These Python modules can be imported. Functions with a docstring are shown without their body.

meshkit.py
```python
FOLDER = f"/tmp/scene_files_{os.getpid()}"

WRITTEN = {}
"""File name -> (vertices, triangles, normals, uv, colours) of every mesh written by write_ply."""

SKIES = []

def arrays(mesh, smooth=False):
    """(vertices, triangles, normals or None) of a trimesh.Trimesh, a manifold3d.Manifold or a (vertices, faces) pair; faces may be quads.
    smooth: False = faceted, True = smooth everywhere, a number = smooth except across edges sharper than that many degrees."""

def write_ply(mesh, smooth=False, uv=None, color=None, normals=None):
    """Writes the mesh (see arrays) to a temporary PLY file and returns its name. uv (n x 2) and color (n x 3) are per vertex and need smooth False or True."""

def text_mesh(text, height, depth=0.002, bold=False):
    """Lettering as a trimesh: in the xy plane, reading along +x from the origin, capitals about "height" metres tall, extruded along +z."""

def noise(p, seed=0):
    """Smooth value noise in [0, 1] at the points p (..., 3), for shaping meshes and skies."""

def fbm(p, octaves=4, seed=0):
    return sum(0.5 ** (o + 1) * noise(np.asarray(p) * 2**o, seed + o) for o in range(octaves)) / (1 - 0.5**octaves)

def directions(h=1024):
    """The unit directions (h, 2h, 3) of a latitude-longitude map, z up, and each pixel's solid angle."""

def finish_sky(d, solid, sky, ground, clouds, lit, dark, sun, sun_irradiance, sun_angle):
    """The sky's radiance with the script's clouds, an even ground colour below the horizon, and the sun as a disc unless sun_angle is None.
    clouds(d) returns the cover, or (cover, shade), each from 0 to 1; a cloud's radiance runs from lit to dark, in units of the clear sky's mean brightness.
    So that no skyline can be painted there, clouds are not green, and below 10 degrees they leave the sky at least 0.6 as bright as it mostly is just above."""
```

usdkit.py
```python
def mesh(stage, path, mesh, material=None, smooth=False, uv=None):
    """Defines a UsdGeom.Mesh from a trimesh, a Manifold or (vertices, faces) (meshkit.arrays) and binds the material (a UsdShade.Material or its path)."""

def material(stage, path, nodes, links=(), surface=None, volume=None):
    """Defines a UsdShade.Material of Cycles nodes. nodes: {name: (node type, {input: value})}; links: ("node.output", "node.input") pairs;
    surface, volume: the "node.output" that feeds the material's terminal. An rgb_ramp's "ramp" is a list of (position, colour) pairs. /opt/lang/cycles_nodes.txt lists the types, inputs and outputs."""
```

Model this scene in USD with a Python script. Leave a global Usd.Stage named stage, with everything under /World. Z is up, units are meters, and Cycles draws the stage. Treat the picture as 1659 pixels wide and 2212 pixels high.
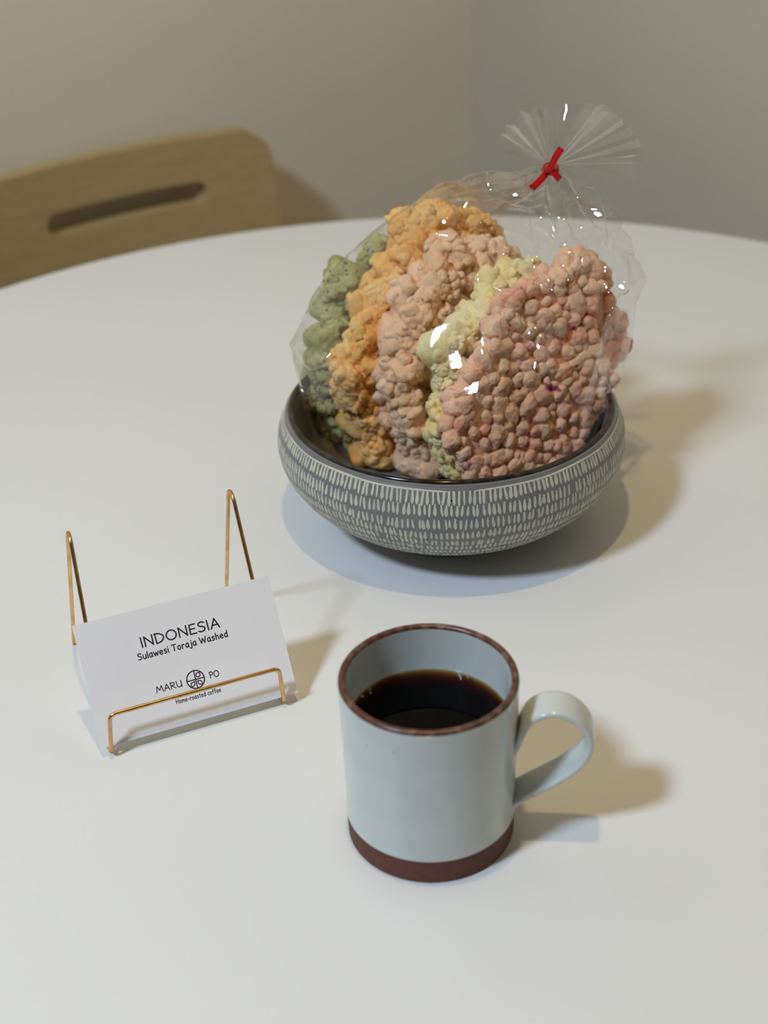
import math
import numpy as np
import trimesh
import usdkit
from meshkit import fbm, noise
from pxr import Gf, Sdf, Usd, UsdGeom, UsdLux, UsdShade
from scipy.spatial import cKDTree
from shapely.geometry import LineString, Point, Polygon, box as sbox
from shapely.ops import unary_union
import shapely

stage = Usd.Stage.CreateInMemory()
UsdGeom.SetStageUpAxis(stage, UsdGeom.Tokens.z)
UsdGeom.SetStageMetersPerUnit(stage, 1.0)
UsdGeom.Xform.Define(stage, '/World')
TZ = 0.72                                    # height of the table top above the floor

# ------------------------------------------------------------------ camera
PITCH, ROLL, CAM_H = 0.54632, -0.03478, 0.42578
F_PX, W_PX = 3200.0, 1659.0
cam = UsdGeom.Camera.Define(stage, '/World/camera')
fw = np.array([0, math.cos(PITCH), -math.sin(PITCH)]); rt0 = np.array([1.0, 0, 0]); up0 = np.cross(rt0, fw)
rt = math.cos(ROLL) * rt0 + math.sin(ROLL) * up0
up = -math.sin(ROLL) * rt0 + math.cos(ROLL) * up0
cam.AddTransformOp().Set(Gf.Matrix4d(*[float(x) for x in (*rt, 0, *up, 0, *(-fw), 0, 0, 0, TZ + CAM_H, 1)]))
cam.CreateHorizontalApertureAttr(36.0)
cam.CreateFocalLengthAttr(36.0 * F_PX / W_PX)
cam.CreateFStopAttr(10.0)
cam.CreateFocusDistanceAttr(0.68)
cam.CreateClippingRangeAttr(Gf.Vec2f(0.02, 100.0))
cam.CreateExposureAttr(0.0)

# ------------------------------------------------------------------ light
dome = UsdLux.DomeLight.Define(stage, '/World/ambient_light')      # only what leaks into the open room
dome.CreateIntensityAttr(0.0)
cool = UsdLux.DiskLight.Define(stage, '/World/cool_lamp')           # large cool panel above and to the left
cpos, ctgt = np.array([-1.00, -0.28, TZ + 1.60]), np.array([0.02, 0.55, TZ])
zz = (cpos - ctgt) / np.linalg.norm(cpos - ctgt); xx = np.cross([0, 0, 1.0], zz); xx /= np.linalg.norm(xx); yy = np.cross(zz, xx)
cool.AddTransformOp().Set(Gf.Matrix4d(*[float(x) for x in (*xx, 0, *yy, 0, *zz, 0, *cpos, 1)]))
cool.CreateRadiusAttr(0.13)
cool.CreateIntensityAttr(170.0)
cool.CreateColorAttr(Gf.Vec3f(0.65, 0.79, 1.0))
warm = UsdLux.SphereLight.Define(stage, '/World/warm_lamp')         # small warm pendant bulb above the table, out of the frame
warm.AddTranslateOp().Set(Gf.Vec3d(-0.020, 0.425, TZ + 1.20))
warm.CreateRadiusAttr(0.019)
warm.CreateIntensityAttr(815.0)
warm.CreateColorAttr(Gf.Vec3f(1.0, 0.735, 0.36))

# ------------------------------------------------------------------ helpers
_used = {}


def numbered(parent, name):
    k = (parent, name)
    n = _used.get(k, 0)
    _used[k] = n + 1
    return name if n == 0 else f'{name}_{n:03d}'


def thing(name, label, cat, loc=(0, 0, 0), rotz=0.0, group=None):
    x = UsdGeom.Xform.Define(stage, '/World/' + numbered('/World', name))
    x.AddTranslateOp().Set(Gf.Vec3d(*map(float, loc)))
    if rotz:
        x.AddRotateZOp().Set(float(math.degrees(rotz)))
    p = x.GetPrim()
    p.SetCustomDataByKey('label', label)
    p.SetCustomDataByKey('category', cat)
    if group:
        p.SetCustomDataByKey('group', group)
    return p


def obj(name, m, mat, parent=None, smooth=30, label=None, kind=None):
    base = '/World' if parent is None else str(parent.GetPath())
    g = usdkit.mesh(stage, base + '/' + numbered(base, name), m, mat, smooth=smooth).GetPrim()
    if label:
        g.SetCustomDataByKey('label', label)
    if kind:
        g.SetCustomDataByKey('kind', kind)
    return g


def struct(name, m, mat, label=None):
    return obj(name, m, mat, None, 30, label, 'structure')


def box(x0, x1, y0, y1, z0, z1):
    b = trimesh.creation.box((x1 - x0, y1 - y0, z1 - z0))
    b.apply_translation(((x0 + x1) / 2, (y0 + y1) / 2, (z0 + z1) / 2))
    return b


def cat(ms):
    return trimesh.util.concatenate(ms)


def catmull(pts, n=12, closed=False):
    P = np.asarray(pts, float)
    Q = np.vstack([P[-1], P, P[0], P[1]]) if closed else np.vstack([2 * P[0] - P[1], P, 2 * P[-1] - P[-2]])
    out = []
    for i in range(1, len(Q) - 2):
        p0, p1, p2, p3 = Q[i - 1:i + 3]
        for t in np.arange(n) / n:
            out.append(0.5 * (2 * p1 + (p2 - p0) * t + (2 * p0 - 5 * p1 + 4 * p2 - p3) * t * t + (3 * p1 - p0 - 3 * p2 + p3) * t ** 3))
    if not closed:
        out.append(P[-1])
    return np.array(out)


def lathe(profile, n=128, closed=False):
    """Revolve (r, z) points about z; points on the axis (r = 0) close the surface."""
    prof = np.asarray(profile, float)
    if closed:
        prof = np.vstack([prof, prof[:1]])
    return trimesh.creation.revolve(prof, sections=n)


def arc(cx, cz, r, a0, a1, n=8, rz=None):
    a = np.radians(np.linspace(a0, a1, n))
    return [(cx + r * math.cos(t), cz + (rz or r) * math.sin(t)) for t in a]


def fillet_path(pts, rad, n=7):
    """Round the corners of a polyline."""
    P = np.asarray(pts, float)
    out = [P[0]]
    for i in range(1, len(P) - 1):
        a, b, c = P[i - 1], P[i], P[i + 1]
        u, v = (a - b) / np.linalg.norm(a - b), (c - b) / np.linalg.norm(c - b)
        ang = math.acos(np.clip(u @ v, -1, 1))
        r = rad[i - 1] if np.ndim(rad) else rad
        d = min(r / math.tan(ang / 2), 0.45 * np.linalg.norm(a - b), 0.45 * np.linalg.norm(c - b))
        r = d * math.tan(ang / 2)
        w = (u + v) / np.linalg.norm(u + v)
        ctr = b + w * r / math.sin(ang / 2)
        s, e = b + u * d - ctr, b + v * d - ctr
        tot = math.acos(np.clip(s @ e / (r * r), -1, 1))
        for t in np.linspace(0, 1, n):
            out.append(ctr + (s * math.sin((1 - t) * tot) + e * math.sin(t * tot)) / math.sin(tot))
    out.append(P[-1])
    return np.array(out)


def tube(path, r, n=14, caps=True):
    P = np.asarray(path, float)
    T = np.gradient(P, axis=0)
    T /= np.linalg.norm(T, axis=1)[:, None]
    ref = np.array([0.123, 0.456, 0.88])
    u = np.cross(T[0], ref); u /= np.linalg.norm(u)
    V, a = [], np.linspace(0, 2 * np.pi, n, endpoint=False)
    for p, t in zip(P, T):
        u = u - (u @ t) * t; u /= np.linalg.norm(u)
        w = np.cross(t, u)
        V.append(p + r * (np.cos(a)[:, None] * u + np.sin(a)[:, None] * w))
    m = len(P)
    V = np.vstack(V + [P[:1], P[-1:]])
    F = []
    for i in range(m - 1):
        for j in range(n):
            k = (j + 1) % n
            F += [(i * n + j, i * n + k, (i + 1) * n + k), (i * n + j, (i + 1) * n + k, (i + 1) * n + j)]
    for j in range(n):
        k = (j + 1) % n
        F += [(m * n, k, j), (m * n + 1, (m - 1) * n + j, (m - 1) * n + k)]
    return trimesh.Trimesh(V, F, process=False)


def ribbon(path, nrm, width, thick, n=16, power=4.0):
    """Sweep a rounded rectangle: width along the binormal (path x nrm), thickness along nrm."""
    P, N = np.asarray(path, float), np.asarray(nrm, float)
    T = np.gradient(P, axis=0); T /= np.linalg.norm(T, axis=1)[:, None]
    a = np.linspace(0, 2 * np.pi, n, endpoint=False)
    ca, sa = np.cos(a), np.sin(a)
    sx = np.sign(ca) * np.abs(ca) ** (2 / power); sy = np.sign(sa) * np.abs(sa) ** (2 / power)
    width, thick = np.broadcast_to(width, len(P)), np.broadcast_to(thick, len(P))
    V = []
    for p, t, nn, w, h in zip(P, T, N, width, thick):
        nn = nn - (nn @ t) * t; nn /= np.linalg.norm(nn)
        b = np.cross(t, nn)
        V.append(p + sx[:, None] * b * w / 2 + sy[:, None] * nn * h / 2)
    m = len(P)
    V = np.vstack(V + [P[:1], P[-1:]])
    F = []
    for i in range(m - 1):
        for j in range(n):
            k = (j + 1) % n
            F += [(i * n + j, (i + 1) * n + k, i * n + k), (i * n + j, (i + 1) * n + j, (i + 1) * n + k)]
    for j in range(n):
        k = (j + 1) % n
        F += [(m * n, j, k), (m * n + 1, (m - 1) * n + k, (m - 1) * n + j)]
    return trimesh.Trimesh(V, F, process=False)


# ------------------------------------------------------------------ materials
def srgb(r, g, b):
    return tuple((x / 255 / 12.92) if x / 255 < 0.04045 else ((x / 255 + 0.055) / 1.055) ** 2.4 for x in (r, g, b))


def mat(name, nodes, links=(), surface='p.BSDF', volume=None):
    return usdkit.material(stage, '/World/Looks/' + name, nodes, links, surface=surface, volume=volume)


def plain(name, col, rough=0.5, metallic=0.0, **kw):
    return mat(name, {'p': ('principled_bsdf', {'base_color': col, 'roughness': rough, 'metallic': metallic, **kw})})


def noisy(name, c0, c1, scale, rough=0.5, bump=0.0, bump_scale=None, detail=4, lo=0.35, hi=0.65, dist=0.001, **kw):
    n = {'tc': ('texture_coordinate', {}),
         'n': ('noise_texture', {'scale': scale, 'detail': detail}),
         'r': ('rgb_ramp', {'ramp': [(lo, c0), (hi, c1)]}),
         'p': ('principled_bsdf', {'roughness': rough, **kw})}
    l = [('tc.object', 'n.vector'), ('n.fac', 'r.fac'), ('r.color', 'p.base_color')]
    if bump:
        n['b'] = ('noise_texture', {'scale': bump_scale or scale * 4, 'detail': 4})
        n['bm'] = ('bump', {'strength': bump, 'distance': dist})
        l += [('tc.object', 'b.vector'), ('b.fac', 'bm.height'), ('bm.normal', 'p.normal')]
    return mat(name, n, l)


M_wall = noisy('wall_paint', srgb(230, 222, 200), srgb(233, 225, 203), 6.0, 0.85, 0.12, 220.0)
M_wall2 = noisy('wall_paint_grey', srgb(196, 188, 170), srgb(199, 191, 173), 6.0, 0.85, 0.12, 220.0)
M_floor = noisy('floor_wood', srgb(120, 92, 62), srgb(140, 108, 74), 9.0, 0.5)
M_ceil = plain('ceiling_paint', srgb(136, 128, 110), 0.9)
M_wall3 = plain('wall_paint_dim', srgb(150, 140, 122), 0.9)
M_table = noisy('white_laminate', srgb(227, 228, 225), srgb(230, 231, 228), 3.0, 0.32, 0.02, 900.0, specular_ior_level=0.35)
M_metal_white = plain('white_metal', srgb(225, 225, 222), 0.4)
M_brass = noisy('brass_wire', (0.62, 0.38, 0.15), (0.80, 0.55, 0.26), 160.0, 0.27, metallic=1.0)
M_card = noisy('card_paper', srgb(240, 238, 238), srgb(243, 241, 241), 40.0, 0.75)
M_ink = plain('printed_ink', srgb(44, 32, 38), 0.6)

# plywood of the chair
M_ply = mat('oak_plywood', {
    'tc': ('texture_coordinate', {}), 'm': ('mapping', {'scale': (1.0, 12.0, 12.0)}),
    'n': ('noise_texture', {'scale': 16.0, 'detail': 5, 'distortion': 0.6}),
    'r': ('rgb_ramp', {'ramp': [(0.3, srgb(176, 153, 104)), (0.7, srgb(188, 165, 116))]}),
    'p': ('principled_bsdf', {'roughness': 0.5})},
    [('tc.object', 'm.vector'), ('m.vector', 'n.vector'), ('n.fac', 'r.fac'), ('r.color', 'p.base_color')])

# ---- mug and coffee
def speckled(name, c0, c1, scale, speck, speck_scale, thresh, rough, bump=0.0, **kw):
    """Glaze: soft tone drift plus rare small dark specks."""
    return mat(name, {
        'tc': ('texture_coordinate', {}),
        'n': ('noise_texture', {'scale': scale, 'detail': 3}),
        'r': ('rgb_ramp', {'ramp': [(0.35, c0), (0.65, c1)]}),
        'v': ('noise_texture', {'scale': speck_scale, 'detail': 1}),
        'vr': ('map_range', {'from_min': thresh, 'from_max': thresh + 0.03, 'to_min': 0.0, 'to_max': 1.0, 'clamp': True}),
        'mx': ('mix_color', {'b': speck}),
        'bn': ('noise_texture', {'scale': scale * 3, 'detail': 2}),
        'bm': ('bump', {'strength': bump, 'distance': 0.001}),
        'p': ('principled_bsdf', {'roughness': rough, **kw})},
        [('tc.object', 'n.vector'), ('n.fac', 'r.fac'), ('tc.object', 'v.vector'), ('v.fac', 'vr.value'), ('vr.result', 'mx.fac'),
         ('r.color', 'mx.a'), ('mx.result', 'p.base_color'), ('tc.object', 'bn.vector'), ('bn.fac', 'bm.height'), ('bm.normal', 'p.normal')])


M_glaze = speckled('celadon_glaze', srgb(200, 207, 202), srgb(207, 212, 206), 60.0, srgb(110, 105, 100), 420.0, 0.80, 0.16, 0.05)
M_clay = noisy('red_clay', srgb(98, 56, 44), srgb(108, 63, 50), 300.0, 0.75, 0.15, 1500.0)
M_rim = noisy('worn_rim', srgb(84, 50, 34), srgb(140, 112, 96), 260.0, 0.3, lo=0.45, hi=0.75)
M_coffee = mat('coffee', {'t': ('transparent_bsdf', {'color': (1, 1, 1)}), 'g': ('glossy_bsdf', {'roughness': 0.01, 'color': (1, 1, 1)}),
                          'f': ('fresnel', {'IOR': 1.19}), 'gm': ('geometry', {}), 'nb': ('math', {'math_type': 'multiply_add', 'value2': -1.0, 'value3': 1.0}),
                          'k': ('math', {'math_type': 'multiply'}), 'm': ('mix_closure', {}),
                          'v': ('absorption_volume', {'color': (0.80, 0.60, 0.18), 'density': 1000.0})},
               [('gm.backfacing', 'nb.value1'), ('f.fac', 'k.value1'), ('nb.value', 'k.value2'), ('k.value', 'm.fac'), ('t.BSDF', 'm.closure1'), ('g.BSDF', 'm.closure2')],
               'm.closure', 'v.volume')
M_bubble = mat('bubble_film', {'t': ('transparent_bsdf', {'color': (0.95, 0.9, 0.8)}), 'g': ('glossy_bsdf', {'roughness': 0.02, 'color': (1, 1, 1)}),
                               'm': ('mix_closure', {'fac': 0.25})}, [('t.BSDF', 'm.closure1'), ('g.BSDF', 'm.closure2')], 'm.closure')

# ---- bowl
M_bowl = speckled('grey_stoneware', srgb(112, 112, 111), srgb(122, 121, 119), 50.0, srgb(28, 24, 22), 330.0, 0.76, 0.34)
M_bowl_in = noisy('dark_glaze_interior', srgb(60, 56, 46), srgb(80, 76, 66), 60.0, 0.34)
M_lip = noisy('dark_lip_glaze', srgb(28, 22, 18), srgb(70, 64, 60), 200.0, 0.12, lo=0.4, hi=0.8)
M_slip = noisy('cream_slip', srgb(186, 188, 172), srgb(204, 202, 182), 90.0, 0.4)


# ---- crackers
def cracker_mat(name, stops, speck=None, speck_scale=260.0, thresh=0.70, bump=0.55):
    n = {'tc': ('texture_coordinate', {}),
         'n': ('noise_texture', {'scale': 55.0, 'detail': 4, 'roughness': 0.6}),
         'oi': ('object_info', {}),
         'ov': ('map_range', {'from_min': 0.0, 'from_max': 1.0, 'to_min': -0.05, 'to_max': 0.05}),
         'ad': ('math', {'math_type': 'add'}),
         'r': ('rgb_ramp', {'ramp': stops}),
         'bn': ('noise_texture', {'scale': 760.0, 'detail': 5, 'roughness': 0.7}),
         'bm': ('bump', {'strength': bump, 'distance': 0.003}),
         'p': ('principled_bsdf', {'roughness': 0.55, 'specular_ior_level': 0.4, 'subsurface_weight': 0.0})}
    l = [('tc.object', 'n.vector'), ('oi.random', 'ov.value'), ('n.fac', 'ad.value1'), ('ov.result', 'ad.value2'), ('ad.value', 'r.fac'),
         ('tc.object', 'bn.vector'), ('bn.fac', 'bm.height'), ('bm.normal', 'p.normal')]
    if speck:
        n['s'] = ('noise_texture', {'scale': speck_scale, 'detail': 2})
        n['sr'] = ('map_range', {'from_min': thresh, 'from_max': thresh + 0.07, 'to_min': 0.0, 'to_max': 0.9, 'clamp': True})
        n['mx'] = ('mix_color', {'b': speck})
        l += [('tc.object', 's.vector'), ('s.fac', 'sr.value'), ('sr.result', 'mx.fac'), ('r.color', 'mx.a'), ('mx.result', 'p.base_color')]
    else:
        l += [('r.color', 'p.base_color')]
    return mat(name, n, l)


M_pink = cracker_mat('pink_puffed_rice', [(0.28, srgb(246, 160, 134)), (0.42, srgb(251, 200, 164)), (0.7, srgb(252, 216, 182))], srgb(176, 40, 92), 120.0, 0.655)
M_rose = cracker_mat('rose_puffed_rice', [(0.25, srgb(232, 160, 122)), (0.5, srgb(240, 184, 144)), (0.75, srgb(244, 198, 158))])
M_cream = cracker_mat('cream_puffed_rice', [(0.28, srgb(252, 222, 140)), (0.5, srgb(253, 238, 176)), (0.72, srgb(253, 244, 206))])
M_peach = cracker_mat('peach_puffed_rice', [(0.28, srgb(247, 192, 148)), (0.5, srgb(251, 212, 172)), (0.72, srgb(252, 222, 190))])
M_orange = cracker_mat('orange_puffed_rice', [(0.28, srgb(245, 174, 88)), (0.5, srgb(251, 200, 120)), (0.72, srgb(252, 214, 146))])
M_green = cracker_mat('green_puffed_rice', [(0.28, srgb(152, 152, 92)), (0.5, srgb(182, 182, 124)), (0.72, srgb(204, 204, 152))], srgb(52, 58, 40), 330.0, 0.62)

# ---- film and tie
M_film = mat('clear_film', {
    'lw': ('layer_weight', {'blend': 0.5}),
    'pw': ('math', {'math_type': 'power', 'value2': 3.6}),
    'fr': ('math', {'math_type': 'multiply_add', 'value2': 0.75, 'value3': 0.056}),
    'tc': ('texture_coordinate', {}),
    'n': ('noise_texture', {'scale': 60.0, 'detail': 2, 'distortion': 1.0}),
    'bm': ('bump', {'strength': 0.12, 'distance': 0.001}),
    't': ('transparent_bsdf', {'color': (0.975, 0.975, 0.97)}),
    'g': ('glossy_bsdf', {'color': (1, 1, 1), 'roughness': 0.045}),
    'm': ('mix_closure', {})},
    [('lw.facing', 'pw.value1'), ('pw.value', 'fr.value1'), ('tc.object', 'n.vector'), ('n.fac', 'bm.height'), ('bm.normal', 'g.normal'),
     ('fr.value', 'm.fac'), ('t.BSDF', 'm.closure1'), ('g.BSDF', 'm.closure2')], 'm.closure')
M_tie = plain('red_plastic', srgb(196, 18, 16), 0.35)

# ------------------------------------------------------------------ the room
# corner of the two visible walls at WC; e1 runs along the left wall, e2 along the right wall
WC = np.array([0.1133, 1.634]); A30 = math.radians(33)
e1, e2 = np.array([-math.cos(A30), -math.sin(A30)]), np.array([math.sin(A30), -math.cos(A30)])
L1, L2, HC = 4.2, 3.8, 2.5


def room_box(a0, a1, b0, b1, z0, z1):
    m = box(a0, a1, b0, b1, z0, z1)
    v = m.vertices.copy()
    m.vertices = np.c_[WC[0] + v[:, 0] * e1[0] + v[:, 1] * e2[0], WC[1] + v[:, 0] * e1[1] + v[:, 1] * e2[1], v[:, 2]]
    if np.cross(e1, e2) < 0:
        m.invert()
    return m


struct('floor', room_box(-0.1, L1 + .1, -0.1, L2 + .1, -0.1, 0), M_floor)
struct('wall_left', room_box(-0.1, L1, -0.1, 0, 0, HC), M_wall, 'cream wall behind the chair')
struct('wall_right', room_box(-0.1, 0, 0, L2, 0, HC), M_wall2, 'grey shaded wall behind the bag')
struct('wall_far_side', room_box(L1, L1 + .1, -0.1, L2, 0, HC), M_wall3)
struct('wall_behind_camera', room_box(-0.1, L1 + .1, L2, L2 + .1, 0, HC), M_wall3)
struct('ceiling', room_box(-0.1, L1 + .1, -0.1, L2 + .1, HC, HC + .1), M_ceil)

# ------------------------------------------------------------------ table
TC, TR = (0.0359, 0.698), 0.4717
tb = thing('round_table', 'large round white table with a smooth laminate top', 'table', (TC[0], TC[1], 0))
e = 0.006
top = [(0, TZ - .026), (TR - .012, TZ - .026)] + arc(TR - .010, TZ - .016, .010, -90, 0, 6) + arc(TR - e, TZ - e, e, 0, 90, 7) + [(TR * .6, TZ), (TR * .3, TZ), (0, TZ)]
obj('tabletop', lathe(top, 256), M_table, tb)
obj('pedestal', lathe([(0, .03), (.035, .03), (.035, TZ - .06), (.12, TZ - .03), (.12, TZ - .026), (0, TZ - .026)], 48), M_metal_white, tb)
obj('base', lathe([(0, 0), (.26, 0), (.26, .008), (.06, .03), (.036, .06), (0, .06)], 64), M_metal_white, tb)

# ------------------------------------------------------------------ chair (backrest above the table edge, left)
CHX = np.array([-0.228, 1.338]); CHA = math.radians(32)
ch = thing('chair', 'blond plywood chair with a slotted backrest behind the table', 'chair', (CHX[0], CHX[1], 0), CHA)
# backrest in its local frame: x along the width, y towards the wall, z up
hw, zb, zt = 0.156, 0.46, 0.721
outl = sbox(-hw + .032, zb + .032, hw - .032, zt - .032).buffer(.032, 12)
slot = sbox(-.066, .668, .078, .669).buffer(.0105, 10)
plate = trimesh.creation.extrude_polygon(outl.difference(slot), 0.017, engine='earcut')
plate = plate.subdivide_to_size(0.03)
v = plate.vertices.copy()
bend = 0.9 * v[:, 0] ** 2
plate.vertices = np.c_[v[:, 0], v[:, 2] - bend + 0.10 * (v[:, 1] - zb), v[:, 1]]
plate.fix_normals()
obj('backrest', plate, M_ply, ch)
seat = trimesh.creation.extrude_polygon(sbox(-.15, -.36, .15, -.05).buffer(.03, 8), .012, engine='earcut'); seat.apply_translation((0, 0, .43))
obj('seat', seat, M_ply, ch)
for sx in (-1, 1):
    obj('leg', tube([(sx * .15, -.34, .43), (sx * .175, -.37, 0.002)], .012), M_ply, ch)
    obj('leg', tube(fillet_path([(sx * .11, .010, .52), (sx * .12, .0, .43), (sx * .15, .03, 0.002)], .05), .010), M_ply, ch)

# ------------------------------------------------------------------ mug
MX, MY = 0.01481, 0.45312
mug = thing('mug', 'pale grey glazed mug with a bare clay foot and black coffee inside', 'mug', (MX, MY, TZ))
R0, R1, H = 0.0338, 0.0350, 0.0764
ZB = 0.0118


def rout(z):
    return R0 + (R1 - R0) * (z / H)


outer = [(rout(z) + 0.00025 * math.exp(-((z - ZB) / .0012) ** 2) * (z >= ZB), z) for z in np.r_[ZB, ZB + np.array([.0004, .0008, .0016, .003]), np.linspace(.018, .0695, 20), np.linspace(.0705, .0748, 6)]]
inner_top = [(R1 - .0031, .0748), (R1 - .0032, .070), (R1 - .0034, .060), (R1 - .0036, .04), (R1 - .0040, .015), (R1 - .0055, .0085), (R1 - .009, .0065), (0, .006)]
body = outer + [(R1 - .0004, .0748 + .0002)] + [(R1 - .0028, .0750)] + inner_top
body = [(0, ZB - .008)] + [(R0 - .002, ZB - .008), (R0 - .001, ZB - .001)] + body
obj('body', lathe(body, 160), M_glaze, mug, 40)
rimc = R1 - .0016
obj('rim', lathe([(rimc + .0015 * math.cos(t), .0750 + (.0015 if math.sin(t) > 0 else .0006) * math.sin(t)) for t in np.linspace(0, 2 * np.pi, 20, endpoint=False)], 160, closed=True), M_rim, mug, True, 'brown unglazed rim line')
obj('foot_band', lathe([(0, .0004), (R0 - .006, .0004), (R0 - .005, 0), (R0 - .0012, 0)] + arc(R0 - .0010, .0010, .0010, -80, 0, 5) + [(rout(.005), .005), (rout(ZB) - .0002, ZB), (R0 - .002, ZB), (0, ZB - .006)], 160), M_clay, mug, 40, 'bare reddish brown clay band')
hp = catmull([(30.2, 40.0), (33.6, 46.2), (36.4, 54.2), (39.1, 59.9), (43.1, 63.2), (47.8, 64.6), (52.8, 64.1), (57.6, 61.1), (61.4, 56.0), (62.8, 49.7), (61.0, 43.0), (56.8, 36.9), (51.0, 31.5), (44.6, 26.6), (38.2, 22.0), (33.0, 18.0), (29.5, 15.4)], 5) / 1000
P = np.c_[hp[:, 0], 0 * hp[:, 0], hp[:, 1]]
T = np.gradient(P, axis=0); N = np.c_[-T[:, 2], 0 * T[:, 0], T[:, 0]]
s = np.linspace(0, 1, len(P))
flare = 1 + 0.10 * (np.exp(-s / .06) + np.exp(-(1 - s) / .06))
hm = ribbon(P, N, 0.0150 * flare, 0.0036 * (1 + .35 * np.exp(-s / .06) + .25 * np.exp(-(1 - s) / .06)), 28, 3.2)
hm.apply_transform(trimesh.transformations.rotation_matrix(math.radians(-7), [0, 0, 1]))
obj('handle', hm, M_glaze, mug, True)

cz = 0.0550
co = thing('coffee', 'black coffee filling the mug to two thirds', 'coffee', (MX, MY, TZ + .0066))
ri = R1 - .0034
c0 = cz - .0066
obj('liquid', lathe([(0, 0.0004), (R1 - .0095, .0004), (R1 - .0052, .0024), (R1 - .0039, .0090), (R1 - .0035, .035), (ri + .0001, c0 + .0009), (ri - .0004, c0 + .0003), (ri - .0011, c0 + .00005), (ri - .002, c0), (ri * .5, c0), (0, c0)], 128), M_coffee, co, 40)
for ang, rr, br in ((62, .0296, .0012), (56, .0299, .0009), (60, .0278, .0007), (150, .0302, .0008), (140, .0303, .0009), (143, .0285, .0006)):
    bb = trimesh.creation.icosphere(3, br)
    bb.apply_translation((rr * math.cos(math.radians(ang)), rr * math.sin(math.radians(ang)), c0 + br * .2))
    obj('bubble', bb, M_bubble, co, True)

# ------------------------------------------------------------------ bowl
BX, BY = 0.0372, 0.7004
bowl = thing('bowl', 'round grey stoneware bowl combed with rows of cream strokes', 'bowl', (BX, BY, TZ))
HB = 0.068
prof_pts = [(.050, .0085), (.060, .0105), (.072, .0165), (.0822, .0255), (.0895, .0360), (.0925, .0460), (.0918, .0550), (.0890, .0625), (.0873, .0655)]
outer_b = catmull(prof_pts, 8)
lip_o, lip_i = (.0871, .0660), (.0828, .0660)
inner_b = catmull([(.0828, .0660), (.0845, .0600), (.0872, .0500), (.0868, .0420), (.0825, .0320), (.072, .0225), (.055, .0165), (.03, .0145), (.0, .0142)], 6)
wall = [(0, .0080), (.046, .0080)] + [tuple(p) for p in outer_b] + [lip_o, (.0851, .0668)]
obj('body', lathe(wall + [tuple(p) for p in inner_b[1:2]] + [(.0840, .055), (.080, .034), (.05, .0185), (0, .0175)], 192), M_bowl, bowl, 40)
obj('interior', lathe([(.0848, .0667)] + [tuple(p) for p in inner_b[2:]], 192), M_bowl_in, bowl, 40, 'dark glossy glazed interior')
lipc = [(.0846 + .0017 * math.cos(t), .0666 + .0013 * math.sin(t)) for t in np.linspace(0, 2 * np.pi, 24, endpoint=False)]
obj('rim', lathe(lipc, 192, closed=True), M_lip, bowl, True, 'glossy near-black rim')
obj('foot_ring', lathe([(.036, 0.0), (.0480, 0.0), (.0490, .001), (.0500, .0095), (.034, .0095), (.035, .001)], 128, closed=True), M_bowl, bowl, 40)
# cream slip strokes, laid on the outer profile
seg = np.r_[0, np.cumsum(np.linalg.norm(np.diff(outer_b, axis=0), axis=1))]


def prof_at(s):
    return np.c_[np.interp(s, seg, outer_b[:, 0]), np.interp(s, seg, outer_b[:, 1])]


def prof_nrm(s):
    a, b = prof_at(s - 2e-4), prof_at(s + 2e-4)
    t = b - a
    t /= np.linalg.norm(t, axis=1)[:, None]
    return np.c_[t[:, 1], -t[:, 0]]


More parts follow.
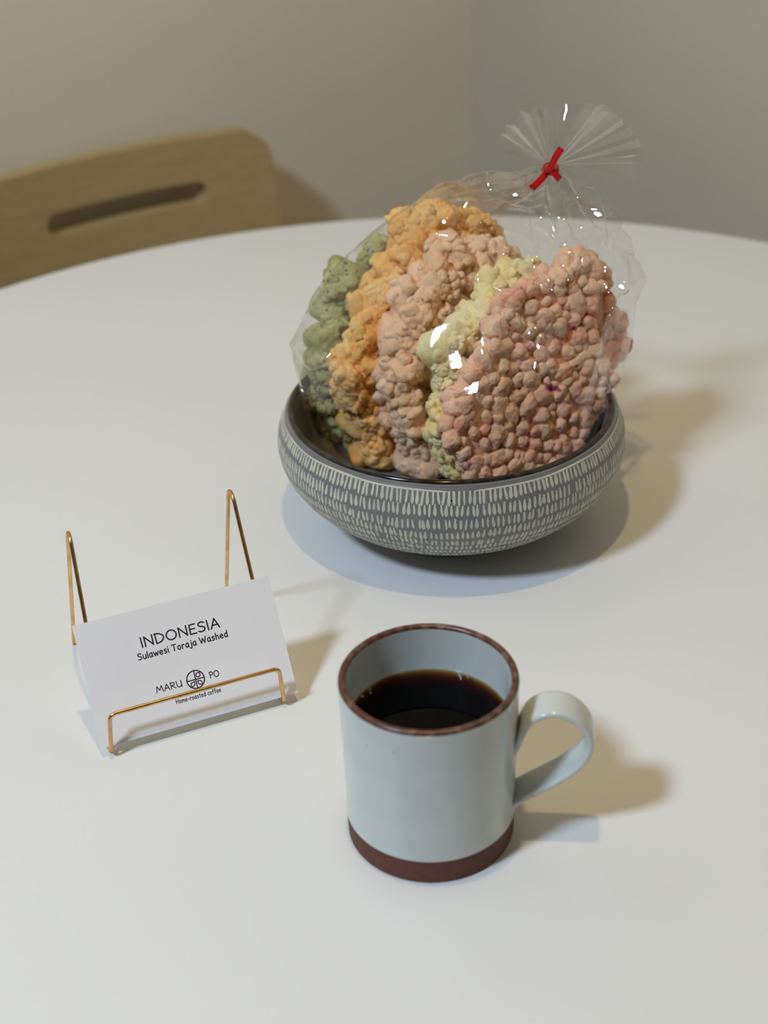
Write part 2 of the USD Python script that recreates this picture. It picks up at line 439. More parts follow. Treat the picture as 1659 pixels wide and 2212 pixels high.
def s_at_z(z):
    return np.interp(z, outer_b[:, 1], seg)


rng = np.random.default_rng(11)
V, F = [], []
line_s = s_at_z(.0634)
rows, s_hi = [], line_s - .0003
for hgt, gap in ((.0056, .0012), (.0058, .0010), (.0056, .0012), (.0054, .0012), (.0050, .0012), (.0046, .0012), (.0042, .0014), (.0038, .0016), (.0034, .0018)):
    rows.append((s_hi - hgt, s_hi)); s_hi -= hgt + gap
for ri_, (sa, sb) in enumerate(rows):
    n = 222
    ph = rng.uniform(0, 1)
    wob = rng.normal(0, 1, 3)
    for k in range(n):
        if rng.random() < .012:
            continue
        th = 2 * np.pi * (k + ph + rng.normal(0, .10)) / n
        dz = .0006 * math.sin(3 * th + wob[0] * 3) + .0004 * math.sin(7 * th + wob[1] * 3)
        a = sa + dz + rng.normal(0, .0003); b = (sb if ri_ == 0 else sb + dz + rng.normal(0, .0003)) + (.0008 if ri_ == 0 else 0)
        b = max(min(b, seg[-1]), .0005); a = max(a, .0003)
        if b - a < .0006:
            continue
        m = 6
        ss = np.linspace(a, b, m)
        w0 = rng.uniform(.00060, .00088)
        fat = rng.uniform(.75, 1.25)
        w = w0 * np.interp(np.linspace(0, 1, m), [0, .14, .35, .7, 1], [.45, 1.15 * fat, 1.2 * fat, .9, .50 if ri_ else .9])
        lean = rng.normal(0, .0004)
        pr, nr = prof_at(ss), prof_nrm(ss)
        o = len(V)
        for q in range(m):
            r_, z_ = pr[q] + nr[q] * .00012
            r2, z2 = pr[q] - nr[q] * .0002
            c = th + lean * (q / (m - 1) - .5) / r_ + rng.normal(0, .00005) / r_
            for dw, (rr, zz_) in ((-w[q], (r2, z2)), (-w[q] * .8, (r_, z_)), (w[q] * .8, (r_, z_)), (w[q], (r2, z2))):
                V.append((rr * math.cos(c + dw / r_), rr * math.sin(c + dw / r_), zz_))
        for q in range(m - 1):
            for j in range(3):
                i0 = o + q * 4 + j
                F += [(i0, i0 + 1, i0 + 5), (i0, i0 + 5, i0 + 4)]
obj('stroke_pattern', trimesh.Trimesh(np.array(V), np.array(F), process=False), M_slip, bowl, False, 'rows of short cream slip strokes', 'stuff')
ls = np.linspace(line_s - .0001, line_s + .0012, 5)
lp = prof_at(ls) + prof_nrm(ls) * np.array([-.0002, .00014, .00016, .00014, -.0002])[:, None]
lm = lathe(lp, 256)
lv = lm.vertices.copy(); th = np.arctan2(lv[:, 1], lv[:, 0])
lm.vertices = np.c_[lv[:, :2], lv[:, 2] + .00025 * np.sin(5 * th) + .00015 * np.sin(13 * th)]
obj('slip_line', lm, M_slip, bowl, 60, 'cream line below the rim')

# ------------------------------------------------------------------ rice crackers standing in the bag
LUMPS = []
_ico = {k: trimesh.creation.icosphere(k) for k in (2, 3)}


def lump(rng, r, sub=3, rough=1.0, aniso=0.25, boxy=2.8, flat=1.0):
    ico = _ico[sub]
    d = ico.vertices
    Q = np.linalg.qr(rng.normal(size=(3, 3)))[0]
    dd = d @ Q
    rad = 1 / (np.abs(dd) ** boxy).sum(1) ** (1 / boxy)
    off = rng.uniform(0, 100, 3)
    rad = rad * (1 + .42 * rough * (noise(d * 1.3 + off, 1) - .5) + .24 * rough * (noise(d * 3.1 + off, 2) - .5) + .12 * rough * (noise(d * 7.0 + off, 3) - .5))
    sc = r * np.exp(rng.normal(0, aniso, 3))
    v = (d * rad[:, None]) @ Q * sc @ Q.T
    v[:, 1] *= flat
    return trimesh.Trimesh(v, ico.faces, process=False)


def poisson(poly, spacing, rng, tries=6000):
    x0, y0, x1, y1 = poly.bounds
    pts = []
    cand = np.c_[rng.uniform(x0, x1, tries), rng.uniform(y0, y1, tries)]
    ok = shapely.contains_xy(poly, cand[:, 0], cand[:, 1])
    for c in cand[ok]:
        if not pts or np.min(np.hypot(*(np.array(pts) - c).T)) > spacing:
            pts.append(c)
    return np.array(pts)


LEAN = .25


def lean(p):
    """The upright layout (relative to the bowl) leaned back, growing a little with the distance it moves away."""
    p = np.array(p, float)
    t_ = LEAN * np.maximum(p[:, 2] - .02, 0)
    sc = (BY + p[:, 1] + t_) / (BY + p[:, 1])
    return np.c_[(BX + p[:, 0]) * sc - BX, p[:, 1] + t_, CAM_H - (CAM_H - p[:, 2]) * sc]


def cracker(name, label, mat_, rel, ang_deg, outline, thick, spacing, rlump, seed, rough=1.0, bulge=0.0, aniso=0.25, tilt=0.25, boxy=2.8, trim=0.8, sat=0):
    """A flat cake of puffed lumps. outline in mm in the cake's own plane; local x across, y depth, z up."""
    rng = np.random.default_rng(seed)
    o = np.array(outline) / 1000.0
    x0, z0 = o.min(0); x1, z1 = o.max(0)
    o[:, 0] = x1 - (x1 - o[:, 0]) * ((x1 - x0) - trim * thick) / (x1 - x0)
    o[:, 1] = z0 + (o[:, 1] - z0) * ((z1 - z0) - .4 * trim * thick) / (z1 - z0)
    poly = Polygon(o).buffer(-.5 * rlump).buffer(0)
    x0, z0, x1, z1 = poly.bounds
    zb_ = z0
    cx = (x0 + x1) / 2
    a = math.radians(ang_deg)
    loc = np.array([BX + rel[0] + cx * math.cos(a), BY + rel[1] + cx * math.sin(a), TZ + zb_])
    t = thing(name, label, 'rice cracker', loc, a, 'puffed rice crackers in the bag')
    poly = shapely.affinity.translate(poly, -cx, -zb_)
    hgt = z1 - z0
    core_poly = poly.buffer(-.7 * rlump)
    core = cat([trimesh.creation.extrude_polygon(g, thick - .9 * rlump, engine='earcut') for g in getattr(core_poly, 'geoms', [core_poly])]).subdivide_to_size(.004)
    v = core.vertices.copy()
    P3 = np.c_[v[:, 0], v[:, 2] + .7 * rlump, v[:, 1]]
    cen = np.array([0, thick / 2, hgt / 2])

    def warp(p):
        p = p.copy()
        u = (p[:, 2] - hgt / 2) / hgt
        p[:, 1] += bulge * ((p[:, 0] / (x1 - x0)) ** 2 + u ** 2) * 4
        w = np.c_[p[:, 0] * math.cos(a) - p[:, 1] * math.sin(a), p[:, 0] * math.sin(a) + p[:, 1] * math.cos(a), p[:, 2]] + loc - np.array([BX, BY, TZ])
        w = lean(w) - (loc - np.array([BX, BY, TZ]))
        return np.c_[w[:, 0] * math.cos(a) + w[:, 1] * math.sin(a), -w[:, 0] * math.sin(a) + w[:, 1] * math.cos(a), w[:, 2]]

    P3 = warp(P3)
    P3 += .0012 * (np.stack([fbm(P3 * 220 + k * 9.1, 2, seed + k) for k in range(3)], 1) - .5) * 2
    core.vertices = P3
    core.fix_normals()
    obj('core', core, mat_, t, 40)
    LUMPS.append(P3 @ np.array([[math.cos(a), math.sin(a), 0], [-math.sin(a), math.cos(a), 0], [0, 0, 1]]) + loc)
    front = poisson(poly.buffer(-.45 * rlump), spacing, rng)
    back = poisson(poly.buffer(-.6 * rlump), spacing * 1.5, rng)
    ring = poly.buffer(-.55 * rlump).exterior
    nr = int(ring.length / (spacing * 1.02))
    items = []
    lo_, hi_ = (.66, 1.06) if sat else (.66, 1.22)
    for p in front:
        r_ = rlump * rng.uniform(lo_, hi_)
        items.append((p[0], rlump * .15 + r_ * rng.uniform(.45, .7), p[1], r_, 2))
    if not sat and len(front):
        for p in poisson(poly.buffer(-.45 * rlump), spacing * .50, rng):
            if np.min(np.hypot(*(front - p).T)) > spacing * .60:
                r_ = rlump * rng.uniform(.52, .78)
                items.append((p[0], rlump * .15 + r_ * rng.uniform(.5, .9), p[1], r_, 3))
    for k in range(nr):
        nl = max(1, round((thick - rlump) / (spacing * 1.0)))
        for j in range(nl if sat else nl + 0):
            q = ring.interpolate((k + rng.uniform(-.5, .5) * (1 if sat else .6)) / nr, normalized=True)
            r_ = rlump * rng.uniform(lo_, hi_ if sat else 1.0)
            ins = rng.uniform(-.35, .5) * rlump if sat else rng.uniform(-.1, .3) * rlump
            dx, dz = q.x, q.y - hgt / 2
            dl = math.hypot(dx, dz)
            items.append((q.x - dx / dl * ins, rlump * .7 + (thick - 1.4 * rlump) * ((j + rng.uniform(.1, .9)) / nl), q.y - dz / dl * ins, r_, True))
    for p in back:
        items.append((p[0], thick - rlump * .6, p[1], rlump * rng.uniform(1.1, 1.4), False))
    backs = []
    for x, y, z, r, vis in items:
        m = lump(rng, r, 3 if vis in (True, 2) else 2, rough * (.75 if sat else 1), aniso, boxy, .75 if (vis >= 2 and not sat) else 1.0)
        c = warp(np.array([[x, y, z]]))[0]
        if vis and sat:
            ms = [m]
            for _ in range(sat):
                d_ = rng.normal(size=3); d_ /= np.linalg.norm(d_)
                b_ = lump(rng, r * rng.uniform(.28, .56), 2, rough, aniso, boxy); b_.apply_translation(d_ * r * rng.uniform(.85, 1.08)); ms.append(b_)
            m = cat(ms)
        m.apply_translation(c)
        LUMPS.append(m.vertices[::7] @ np.array([[math.cos(a), math.sin(a), 0], [-math.sin(a), math.cos(a), 0], [0, 0, 1]]) + loc)
        if vis:
            obj('puff', m, mat_, t, True)
        else:
            backs.append(m)
    obj('back_crust', cat(backs), mat_, t, True, kind='stuff')
    return t


cracker('rice_cracker', 'pink puffed rice cracker dotted magenta, nearest in the bag', M_pink, (.030, -.038), 31,
        [(-36, 55), (-46, 73), (-39, 92), (-31, 108), (-21, 118), (-9, 138), (2, 146), (17, 150), (32, 152), (43, 155), (57, 147), (62, 131), (54, 123), (60, 103), (66, 88), (80, 78), (70, 66), (54, 48), (44, 32), (25, 20), (-3, 22), (-27, 36)],
        .015, .0084, .0051, 21, .85, .0015, .16, trim=.3, boxy=2.5)
cracker('rice_cracker', 'brownish rose puffed rice cracker peeking out right of the pink one', M_rose, (.026, -.014), 22,
        [(30, 137), (56, 141), (66, 135), (68, 117), (77, 106), (80, 90), (77, 78), (66, 70), (52, 60), (30, 56), (26, 100)],
        .014, .0078, .0053, 22, .8, .001, .18, trim=.2, boxy=2.4)
cracker('rice_cracker', 'pale cream yellow puffed rice cracker behind the pink one', M_cream, (.0146, -.0196), 38,
        [(-40, 67), (-35, 86), (-39, 115), (-25, 128), (-9, 130), (6, 143), (23, 149), (42, 146), (52, 135), (50, 99), (30, 60), (4, 24), (-26, 30)],
        .015, .0086, .0060, 23, 1.2, .001, .22, sat=15)
cracker('rice_cracker', 'large peach coloured puffed rice cracker in the middle of the bag', M_peach, (-.0021, .0003), 42,
        [(-41, 49), (-48, 68), (-49, 97), (-41, 120), (-33, 137), (-17, 147), (0, 157), (26, 154), (58, 144), (62, 133), (59, 109), (40, 60), (20, 30), (-12, 20), (-34, 24)],
        .023, .0092, .0066, 24, 1.3, .001, .2, sat=16)
cracker('rice_cracker', 'orange puffed rice cracker between the peach and green ones', M_orange, (-.0201, .0218), 44,
        [(-41, 38), (-47, 58), (-59, 71), (-62, 88), (-51, 105), (-40, 119), (-28, 133), (-11, 147), (-8, 160), (7, 165), (31, 163), (53, 152), (72, 150), (80, 132), (74, 110), (50, 60), (18, 26), (-19, 18), (-44, 20)],
        .020, .0090, .0063, 25, 1.4, .001, .2, sat=16)
cracker('rice_cracker', 'grey green puffed rice cracker with dark flecks at the left of the bag', M_green, (-.0362, .0409), 44,
        [(-32, 22), (-48, 42), (-58, 69), (-58, 91), (-52, 106), (-42, 111), (-39, 124), (-25, 133), (-9, 131), (-4, 144), (9, 148), (28, 139), (26, 114), (22, 70), (22, 26), (-14, 20)],
        .017, .0094, .0065, 26, 1.4, .001, .2, sat=16)

# ------------------------------------------------------------------ cellophane bag
bag = thing('cellophane_bag', 'clear cellophane bag of rice crackers gathered at the top', 'bag', (BX, BY, TZ))
rng = np.random.default_rng(5)
org = np.array([BX, BY, TZ])
NA = (-.32, -.705, .634)
NA = (-.32, -.705, .634)
TENTS = [(-.002, .122, .007, .0140, .0175, .25, NA), (.0130, .125, .006, .0046, .0230, -.15, (-.31, -.71, .63)), (.006, .104, .008, .0100, .0060, .4, (-.33, -.70, .635)),
         (.040, .119, .004, .0056, .0085, 0, (-.347, -.70, .626)), (.0385, .109, .004, .0036, .0058, 0, (-.345, -.70, .628)),
         (.030, .187, .002, .0085, .0055, .2, (-.348, -.745, .569)), (-.004, .1765, .001, .0065, .0060, 0, (-.314, -.754, .577)), (.0704, .1740, .002, .0090, .0036, -.3, (-.378, -.732, .566)),
         (.082, .142, .003, .0060, .0060, 0, (-.36, -.72, .60)), (.055, .160, .003, .0028, .0100, .5, (-.36, -.72, .60)), (.048, .172, .003, .0024, .0100, .2, (-.36, -.73, .58)),
         (.062, .152, .003, .0022, .0090, -.4, (-.17, -.66, .73)), (.036, .172, .003, .0022, .0080, .1, (-.12, -.665, .735)), (.026, .163, .003, .0060, .0024, .2, (-.10, -.665, .738)),
         (-.066, .108, .002, .0024, .0110, -.9, (-.30, -.73, .61)), (.020, .150, .004, .0100, .0024, -.3, (-.33, -.72, .60)), (.046, .148, .004, .0026, .0085, .5, (-.13, -.655, .745))]
NECK = lean([(.0496, 0.0, .1935)])[0]
TENTS = [tuple(lean([(q[0], -.03, q[1])])[0][[0, 2]]) + tuple(q[2:]) for q in TENTS]
pts = np.vstack([L - org for L in LUMPS])
cc = np.array([.012, .0, .09])
pts = pts + .0012 * (pts - cc) / np.linalg.norm(pts - cc, axis=1)[:, None]
pts = pts[pts[:, 2] > .03]
sil = [(-.0865, .0, .070), (-.0855, .0, .104), (-.0735, .0, .126), (-.0520, 0, .153), (-.029, 0, .173), (-.0065, 0, .186), (.020, 0, .193),
       (.072, 0, .1835), (.0900, 0, .166), (.0996, 0, .1483), (.1041, 0, .1333), (.0982, 0, .0735)]
sil = lean(sil)
extra = [(-.078, .045, .085), (-.06, .07, .11), (-.03, .082, .132), (.01, .085, .150), (.05, .085, .14), (.08, .075, .12), (.085, .06, .085),
         (-.055, -.015, .115), (-.02, -.02, .140), (.09, .0, .125)]
foot = [(.066 * math.cos(t), .066 * math.sin(t), .024) for t in np.linspace(0, 2 * np.pi, 14, endpoint=False)] + [(.040 * math.cos(t), .040 * math.sin(t), .0168) for t in np.linspace(0, 2 * np.pi, 12, endpoint=False)]
neck = [tuple(NECK + np.array([.0034 * math.cos(t), .0034 * math.sin(t), 0])) for t in np.linspace(0, 2 * np.pi, 10, endpoint=False)]
allp = np.vstack([pts, sil, extra, foot, neck])
# inside the bowl the film lies against its wall
lim = np.interp(allp[:, 2], [.016, .022, .032, .042, .055, .066, .075], [.045, .066, .078, .080, .080, .0805, .12])
rr = np.hypot(allp[:, 0], allp[:, 1])
k = np.minimum(1, lim / np.maximum(rr, 1e-6))
allp[:, :2] *= k[:, None]
hull = trimesh.convex.convex_hull(allp)
bm_ = hull.subdivide_to_size(.0027, max_iter=20)
bm_.merge_vertices()
v = bm_.vertices.copy(); nv = bm_.vertex_normals.copy()
for _ in range(3):                                            # ease the normals over the hull's edges
    nv = nv + 0.0
    acc = np.zeros_like(nv)
    for i_, j_ in ((0, 1), (1, 2), (2, 0)):
        np.add.at(acc, bm_.faces[:, i_], nv[bm_.faces[:, j_]])
    nv = nv + acc * .3; nv /= np.linalg.norm(nv, axis=1)[:, None]
dn = np.linalg.norm(v - NECK, axis=1)
ang = np.arctan2(v[:, 1] - NECK[1], v[:, 0] - NECK[0])
pleat = np.abs(((ang * 11 / (2 * np.pi) + .5 * noise(np.c_[np.cos(ang), np.sin(ang), dn * 0] * 1.7 + 7, 4)) % 1) - .5) * 2 - .5
amp = .0075 * np.exp(-((dn - .028) / .024) ** 2)


def ridge(p, k, seed):
    return 1 - np.abs(noise(p * k + seed * 13.7, seed) - .5) * 2.6


up_ = np.clip((v[:, 2] - .085) / .07, 0.0, 1) * np.clip((dn - .004) / .02, 0, 1)
right = np.clip((v[:, 0] - .02) / .05, 0.25, 1)
disp = pleat * amp - .0052 * up_ * right * ridge(v, 62, 3) - .0022 * up_ * right * ridge(v, 140, 5)
disp = disp + (noise(v * 30 + 3, 18) - 1.0) * .0045 * np.clip((v[:, 2] - .05) / .05, 0, 1) + (noise(v * 110, 21) - .5) * .0010
disp[v[:, 2] < .070] *= .25
disp[dn < .006] *= .1
vb = v + nv * disp[:, None]
# slack pockets where the film lies at its own slant
front_ = nv[:, 1] < -.05
tree = cKDTree(vb[front_][:, [0, 2]])
fy_ = vb[front_][:, 1]
for fx, fz, off, rx, rz, turn, nn_ in TENTS:
    near = tree.query_ball_point([fx, fz], .006)
    y0 = float(np.min(fy_[near])) - off
    dx, dz = vb[:, 0] - fx, vb[:, 2] - fz
    ct, st_ = math.cos(turn), math.sin(turn)
    d4 = ((dx * ct + dz * st_) / rx) ** 4 + ((dz * ct - dx * st_) / rz) ** 4
    w_ = np.exp(-d4) * (nv[:, 1] < .15) * (vb[:, 1] < y0 + .035)
    ty = y0 - (nn_[0] * dx + nn_[2] * dz) / nn_[1]
    vb[:, 1] += w_ * (ty - vb[:, 1])
bm_.vertices = vb
obj('film', bm_, M_film, bag, 40)

# ruffle above the tie: the flattened mouth of the bag fanned out in pleats
nf, nv_ = 44, 9
fan = []
rng = np.random.default_rng(14)
angs, lens, deps, zig = [], [], [], []
for i in range(nf):
    f = i / nf
    tri = 2 * f if f < .5 else 2 - 2 * f
    deg = 163 - 178 * tri
    angs.append(math.radians(deg + rng.normal(0, 2.6)))
    L = np.interp(tri, [0, .18, .38, .5, .62, .78, .92, 1], [.027, .025, .024, .025, .033, .040, .044, .042]) * rng.uniform(.95, 1.04)
    lens.append(L)
    deps.append((-.007 if f < .5 else .007) * math.sin(np.pi * tri) + .002)
    zig.append((1 if i % 2 else -1) * rng.uniform(.4, 1.4))
V = []
for j in range(nv_):
    q = j / (nv_ - 1)
    for i in range(nf):
        ra = .0032
        a = angs[i]
        ca, sa = math.cos(a), math.sin(a)
        base = np.array([ra * math.cos(a) * .9, (-1 if i < nf / 2 else 1) * ra * .6, .0012 + .0015 * q])
        V.append(NECK + base + lens[i] * q * np.array([ca, 0, sa]) + np.array([0, deps[i] * q + zig[i] * .0046 * q ** .8, 0]) + np.array([0, .003 * q * q, 0]))
F = []
for j in range(nv_ - 1):
    for i in range(nf):
        k = (i + 1) % nf
        a0, a1, b0, b1 = j * nf + i, j * nf + k, (j + 1) * nf + i, (j + 1) * nf + k
        F += [(a0, a1, b1), (a0, b1, b0)]
obj('ruffle', trimesh.Trimesh(np.array(V), np.array(F), process=False), M_film, bag, 50)

# ------------------------------------------------------------------ twist tie
tie = thing('twist_tie', 'red twist tie wound around the neck of the clear bag', 'twist tie', (BX + NECK[0], BY + NECK[1], TZ + NECK[2] - .002))
t = np.linspace(0, 2 * np.pi, 40)
rngp = np.c_[.0041 * np.cos(t), .0041 * np.sin(t), .0005 * np.sin(t)]
obj('loop', ribbon(rngp, np.c_[np.cos(t), np.sin(t), 0 * t], .0034, .0006, 12), M_tie, tie, 40)


def strip(pts, nrm):
    p = catmull(np.array(pts), 8)
    n = np.array([np.asarray(nrm[0]) * (1 - f) + np.asarray(nrm[1]) * f for f in np.linspace(0, 1, len(p))])
    flat = ribbon(p, n, .0036, .0005, 12)
    wire = tube(p - n * .0001, .00055, 8)
    return cat([flat, wire])


fy = -.0056
obj('tail', strip([(-.0022, fy + .001, .0010), (-.0040, fy - .0012, -.0012), (-.0080, fy - .0026, -.0048), (-.0112, fy - .0032, -.0074)], [(.1, -.9, .3), (0.1, -.95, .2)]), M_tie, tie, 40)
obj('tail', strip([(-.0024, fy + .001, .0006), (-.0006, fy - .0012, .0036), (.0016, fy - .0018, .0090), (.0042, fy - .0022, .0134)], [(.1, -.9, .3), (-.2, -.95, .1)]), M_tie, tie, 40)
obj('twist', strip([(-.0034, fy + .0004, -.0006), (-.0022, fy - .0016, .0012), (-.0010, fy - .0012, .0030), (.0002, fy + .0004, .0040)], [(.7, -.7, -.4), (-.4, -.9, .5)]), M_tie, tie, 40)
obj('tail', strip([(-.0008, fy + .0006, .0020), (.0008, fy - .0006, .0004), (.0024, fy - .0010, -.0016), (.0040, fy - .0006, -.0036)], [(.5, -.85, .2), (.2, -.95, .25)]), M_tie, tie, 40)

# ------------------------------------------------------------------ brass easel and card
ca_ = np.array([0.92581507, 0.3779768, 0.0]); cu = np.array([-0.2092697, 0.51258449, 0.83274446]); cn = np.array([0.31475809, -0.77096737, 0.55365753])
CB = np.array([-0.08427, 0.52217 - .0040, 0.0022 + .0033])
wr = .00095
st = thing('card_stand', 'bent brass wire easel with two tall uprights holding the white card', 'card stand', (-.0853, .5202, TZ))
so = np.array([-.0853, .5202, 0])
UPF = np.array([0, -.0038, .0029])                           # the front of the easel sits a little clear of the table
FL, FR = np.array([-.1226, .5045, .0015]) - so + UPF, np.array([-.0484, .5357, .0015]) - so + UPF
BL_, BR_ = np.array([-.1211, .5052, .0206]) - so + UPF, np.array([-.0494, .5350, .0200]) - so + UPF
obj('front_rail', tube(fillet_path([FL, BL_, BR_, FR], .0032, 9), wr), M_brass, st, True)
hn = np.array([-0.3779768, 0.92581507, 0.0])                 # horizontal direction behind the card
for foot_, apex, rear in ((FL, np.array([-.1392, .5597, .0786]) - so + UPF, np.array([-.1531, .5864, .0011]) - so), (FR, np.array([-.0701, .5889, .0803]) - so + UPF, np.array([-.0810, .6158, .0011]) - so)):
    # from the front foot back under the card, up behind it to a narrow rounded apex, down to the rear foot
    heel = foot_ * [1, 1, 0] + hn * .0056 + [0, 0, .0013]
    obj('upright', tube(fillet_path([foot_ - [0, 0, .0004], heel, apex + np.array([0, 0, .0074]), rear], [.0012, .0050], 17), wr), M_brass, st, True)
ra_, rb_ = np.array([-.1531, .5864, .0011]) - so, np.array([-.0810, .6158, .0011]) - so
obj('rear_bar', tube([ra_ - ca_ * .0008, rb_ + ca_ * .0008], wr), M_brass, st, True)

card = thing('card', 'white printed card leaning in the brass easel', 'card', tuple(CB + [0, 0, TZ]))


def on_card(m):
    """mm coordinates (x along the card, y up it, z out of it) to metres in the card's frame."""
    m = m.copy()
    v = m.vertices / 1000.0
    m.vertices = v[:, :1] * ca_ + v[:, 1:2] * cu + v[:, 2:3] * cn
    return m


cb = trimesh.creation.box((91, 55, .32)); cb.apply_translation((0, 27.5, -.16))
obj('paper', on_card(cb), M_card, card, False)

# hand-lettered strokes: capitals are 1 tall, lower case 0.62
def ell(cx, cy, rx, ry, a0=90, a1=450, n=22):
    a = np.radians(np.linspace(a0, a1, n))
    return [(cx + rx * math.cos(t), cy + ry * math.sin(t)) for t in a]


def cv(*p):
    return [tuple(q) for q in catmull(np.array(p), 7)]


X = .64
GL = {
    'I': (.08, [[(.04, 0), (.02, 1)]]),
    'N': (.66, [[(.03, 0), (.03, 1), (.62, .02), (.62, 1.02)]]),
    'D': (.66, [[(.05, 0), (.03, 1)], cv((-.02, 1), (.30, .95), (.60, .70), (.62, .40), (.40, .10), (.05, 0))]),
    'O': (.80, [ell(.40, .49, .38, .49)]),
    'E': (.50, [[(.48, .98), (.05, .97), (.03, .02), (.50, .01)], [(.04, .52), (.42, .53)]]),
    'S': (.56, [cv((.52, .90), (.30, 1.0), (.08, .86), (.10, .64), (.32, .52), (.50, .36), (.46, .12), (.24, 0), (.02, .10))]),
    'A': (.66, [[(.0, 0), (.36, 1), (.64, 0)], [(.12, .34), (.56, .34)]]),
    'T': (.62, [[(0, .97), (.62, .99)], [(.31, .98), (.29, 0)]]),
    'W': (.96, [[(0, 1), (.24, .02), (.48, .80), (.70, .02), (.96, 1)]]),
    'M': (.84, [[(0, 0), (.14, 1), (.42, .30), (.70, 1), (.84, 0)]]),
    'R': (.60, [[(.05, 0), (.03, 1)], cv((-.02, .98), (.30, 1.0), (.50, .82), (.44, .60), (.06, .48)), [(.14, .47), (.60, 0)]]),
    'U': (.64, [cv((.02, 1), (.03, .40), (.14, .06), (.36, 0), (.54, .14), (.60, .45), (.60, 1)), [(.60, 1), (.62, 0)]]),
    'P': (.54, [[(.05, 0), (.03, 1)], cv((-.02, .97), (.30, 1.0), (.52, .82), (.44, .58), (.06, .46))]),
    'H': (.64, [[(.03, 0), (.03, 1)], [(.60, 0), (.60, 1)], [(.03, .50), (.60, .53)]]),
    'u': (.46, [cv((.02, X), (.03, .22), (.16, .0), (.34, .08), (.42, .30)), [(.42, X), (.42, .10), (.46, 0)]]),
    'l': (.06, [[(.03, 1.04), (.03, 0)]]),
    'a': (.48, [cv((.42, X - .04), (.22, X), (.04, .40), (.05, .14), (.20, .0), (.36, .16), (.42, .42)), [(.43, X), (.42, .12), (.48, 0)]]),
    'w': (.66, [[(0, X), (.16, .02), (.33, .52), (.48, .02), (.66, X)]]),
    'e': (.46, [cv((.06, .32), (.40, .38), (.38, .56), (.20, X), (.05, .48), (.03, .22), (.16, .02), (.30, 0), (.44, .10))]),
    's': (.40, [cv((.36, X - .04), (.20, X + .01), (.05, .52), (.12, .38), (.32, .28), (.34, .10), (.18, 0), (.02, .05))]),
    'i': (.06, [[(.03, X), (.03, 0)], [(.03, .88), (.03, .92)]]),
    'o': (.46, [ell(.23, X / 2, .21, X / 2)]),
    'r': (.34, [[(.04, X), (.04, 0)], cv((.04, .38), (.12, .56), (.24, X), (.34, X - .05))]),
    'j': (.22, [cv((.20, X), (.20, .0), (.16, -.24), (.04, -.30), (-.06, -.22)), [(.20, .88), (.20, .92)]]),
    'h': (.46, [[(.04, 1.04), (.04, 0)], cv((.04, .36), (.16, .58), (.30, .60), (.40, .44), (.42, 0))]),
    'd': (.48, [cv((.42, .54), (.24, X), (.05, .44), (.04, .16), (.18, 0), (.36, .12), (.42, .32)), [(.43, 1.04), (.42, .12), (.47, 0)]]),
    'm': (.74, [[(.04, X), (.04, 0)], cv((.04, .38), (.14, .58), (.28, .60), (.36, .40), (.37, 0)), cv((.37, .38), (.48, .58), (.60, .60), (.69, .40), (.70, 0))]),
    't': (.36, [cv((.17, .92), (.16, .30), (.18, .06), (.32, .0)), [(0, X), (.34, X)]]),
    'c': (.42, [cv((.40, X - .10), (.24, X), (.06, .48), (.03, .24), (.14, .03), (.28, 0), (.41, .10))]),
    'f': (.36, [cv((.36, .98), (.24, 1.04), (.16, .86), (.15, .40), (.15, 0)), [(0, X - .04), (.32, X - .02)]]),
    '-': (.36, [[(.02, .34), (.34, .34)]]),
}


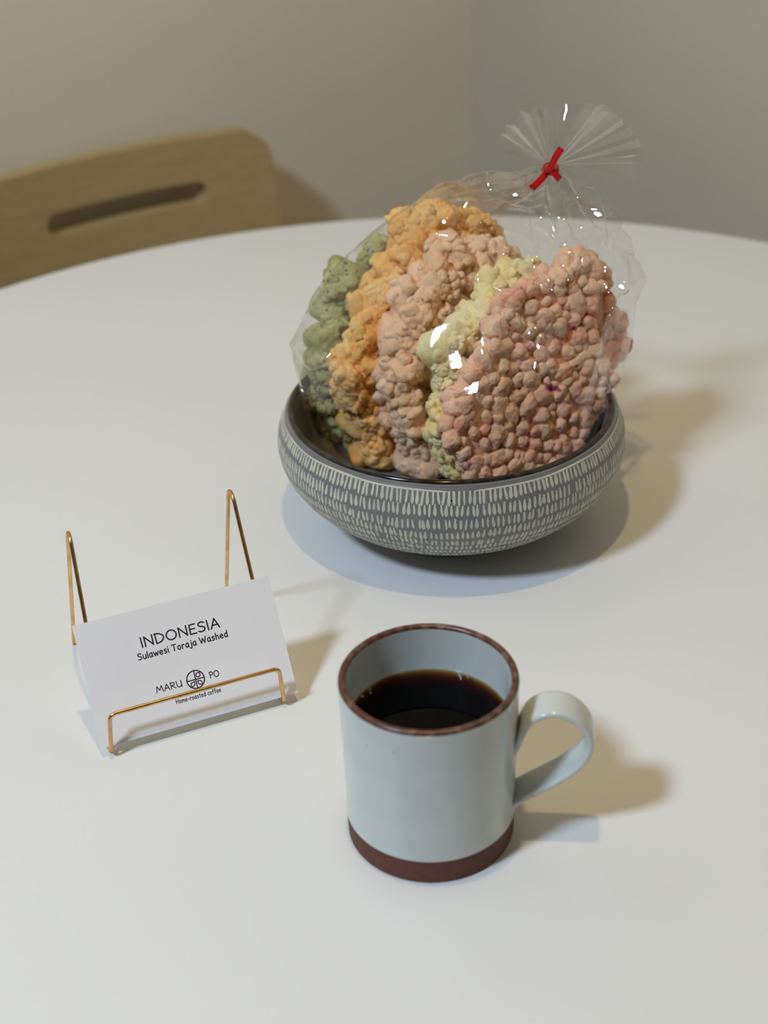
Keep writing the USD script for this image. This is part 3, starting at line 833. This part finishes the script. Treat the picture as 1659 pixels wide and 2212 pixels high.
def lettering(text, x0, x1, y, cap, pen, space=.20, word=.34):
    strokes, x = [], 0.0
    for c in text:
        if c == ' ':
            x += word
            continue
        w, ss = GL[c]
        strokes += [[(x + px, py) for px, py in s_] for s_ in ss]
        x += w + space
    tot = x - space
    sx = (x1 - x0 - pen) / tot
    geo = unary_union([LineString([(x0 + pen / 2 + px * sx, y + py * cap) for px, py in s_]).buffer(pen / 2, 6) for s_ in strokes]).simplify(.008)
    m = cat([trimesh.creation.extrude_polygon(g, .05, engine='earcut') for g in getattr(geo, 'geoms', [geo])])
    m.apply_translation((0, 0, -.02))
    return on_card(m)


obj('title_lettering', lettering('INDONESIA', -18.4, 18.2, 38.1, 4.35, .64, .17), M_ink, card, False, 'large word INDONESIA')
obj('subtitle_lettering', lettering('Sulawesi Toraja Washed', -21.3, 20.7, 33.0, 2.75, .50, .19, .36), M_ink, card, False, 'line Sulawesi Toraja Washed')
obj('name_lettering', lettering('MARU', -16.8, -4.8, 16.9, 2.75, .42, .17), M_ink, card, False, 'word MARU')
obj('name_lettering', lettering('PO', 7.9, 12.5, 16.9, 2.75, .42, .17), M_ink, card, False, 'word PO')
obj('tagline_lettering', lettering('Home-roasted coffee', -9.5, 11.5, 9.9, 1.95, .30, .19, .34), M_ink, card, False, 'small line Home-roasted coffee')
ex, ey, er = 1.5, 18.2, 4.0
em = [LineString(ell(ex, ey, er, er, n=60)).buffer(.27), LineString([(ex, ey - er), (ex, ey + er)]).buffer(.24), LineString([(ex - er, ey), (ex + er, ey)]).buffer(.24),
      LineString(ell(ex + 1.55, ey + 1.75, .95, .95, n=30)).buffer(.22), LineString([(ex + 2.2, ey + 2.5), (ex + 2.7, ey + 2.9)]).buffer(.22)]
for sx in (-1, 1):
    tip, root = np.array([ex + sx * .75, ey - .75]), np.array([ex + sx * 2.55, ey - 2.85])
    mid, nn = (tip + root) / 2, np.array([(root - tip)[1], -(root - tip)[0]]) * .30
    em.append(LineString(cv(tip, mid + nn, root)).buffer(.22)); em.append(LineString(cv(tip, mid - nn, root)).buffer(.22))
g = unary_union(em)
m = cat([trimesh.creation.extrude_polygon(q, .05, engine='earcut') for q in getattr(g, 'geoms', [g])]); m.apply_translation((0, 0, -.02))
obj('emblem', on_card(m), M_ink, card, False, 'round emblem quartered by a cross with leaves')
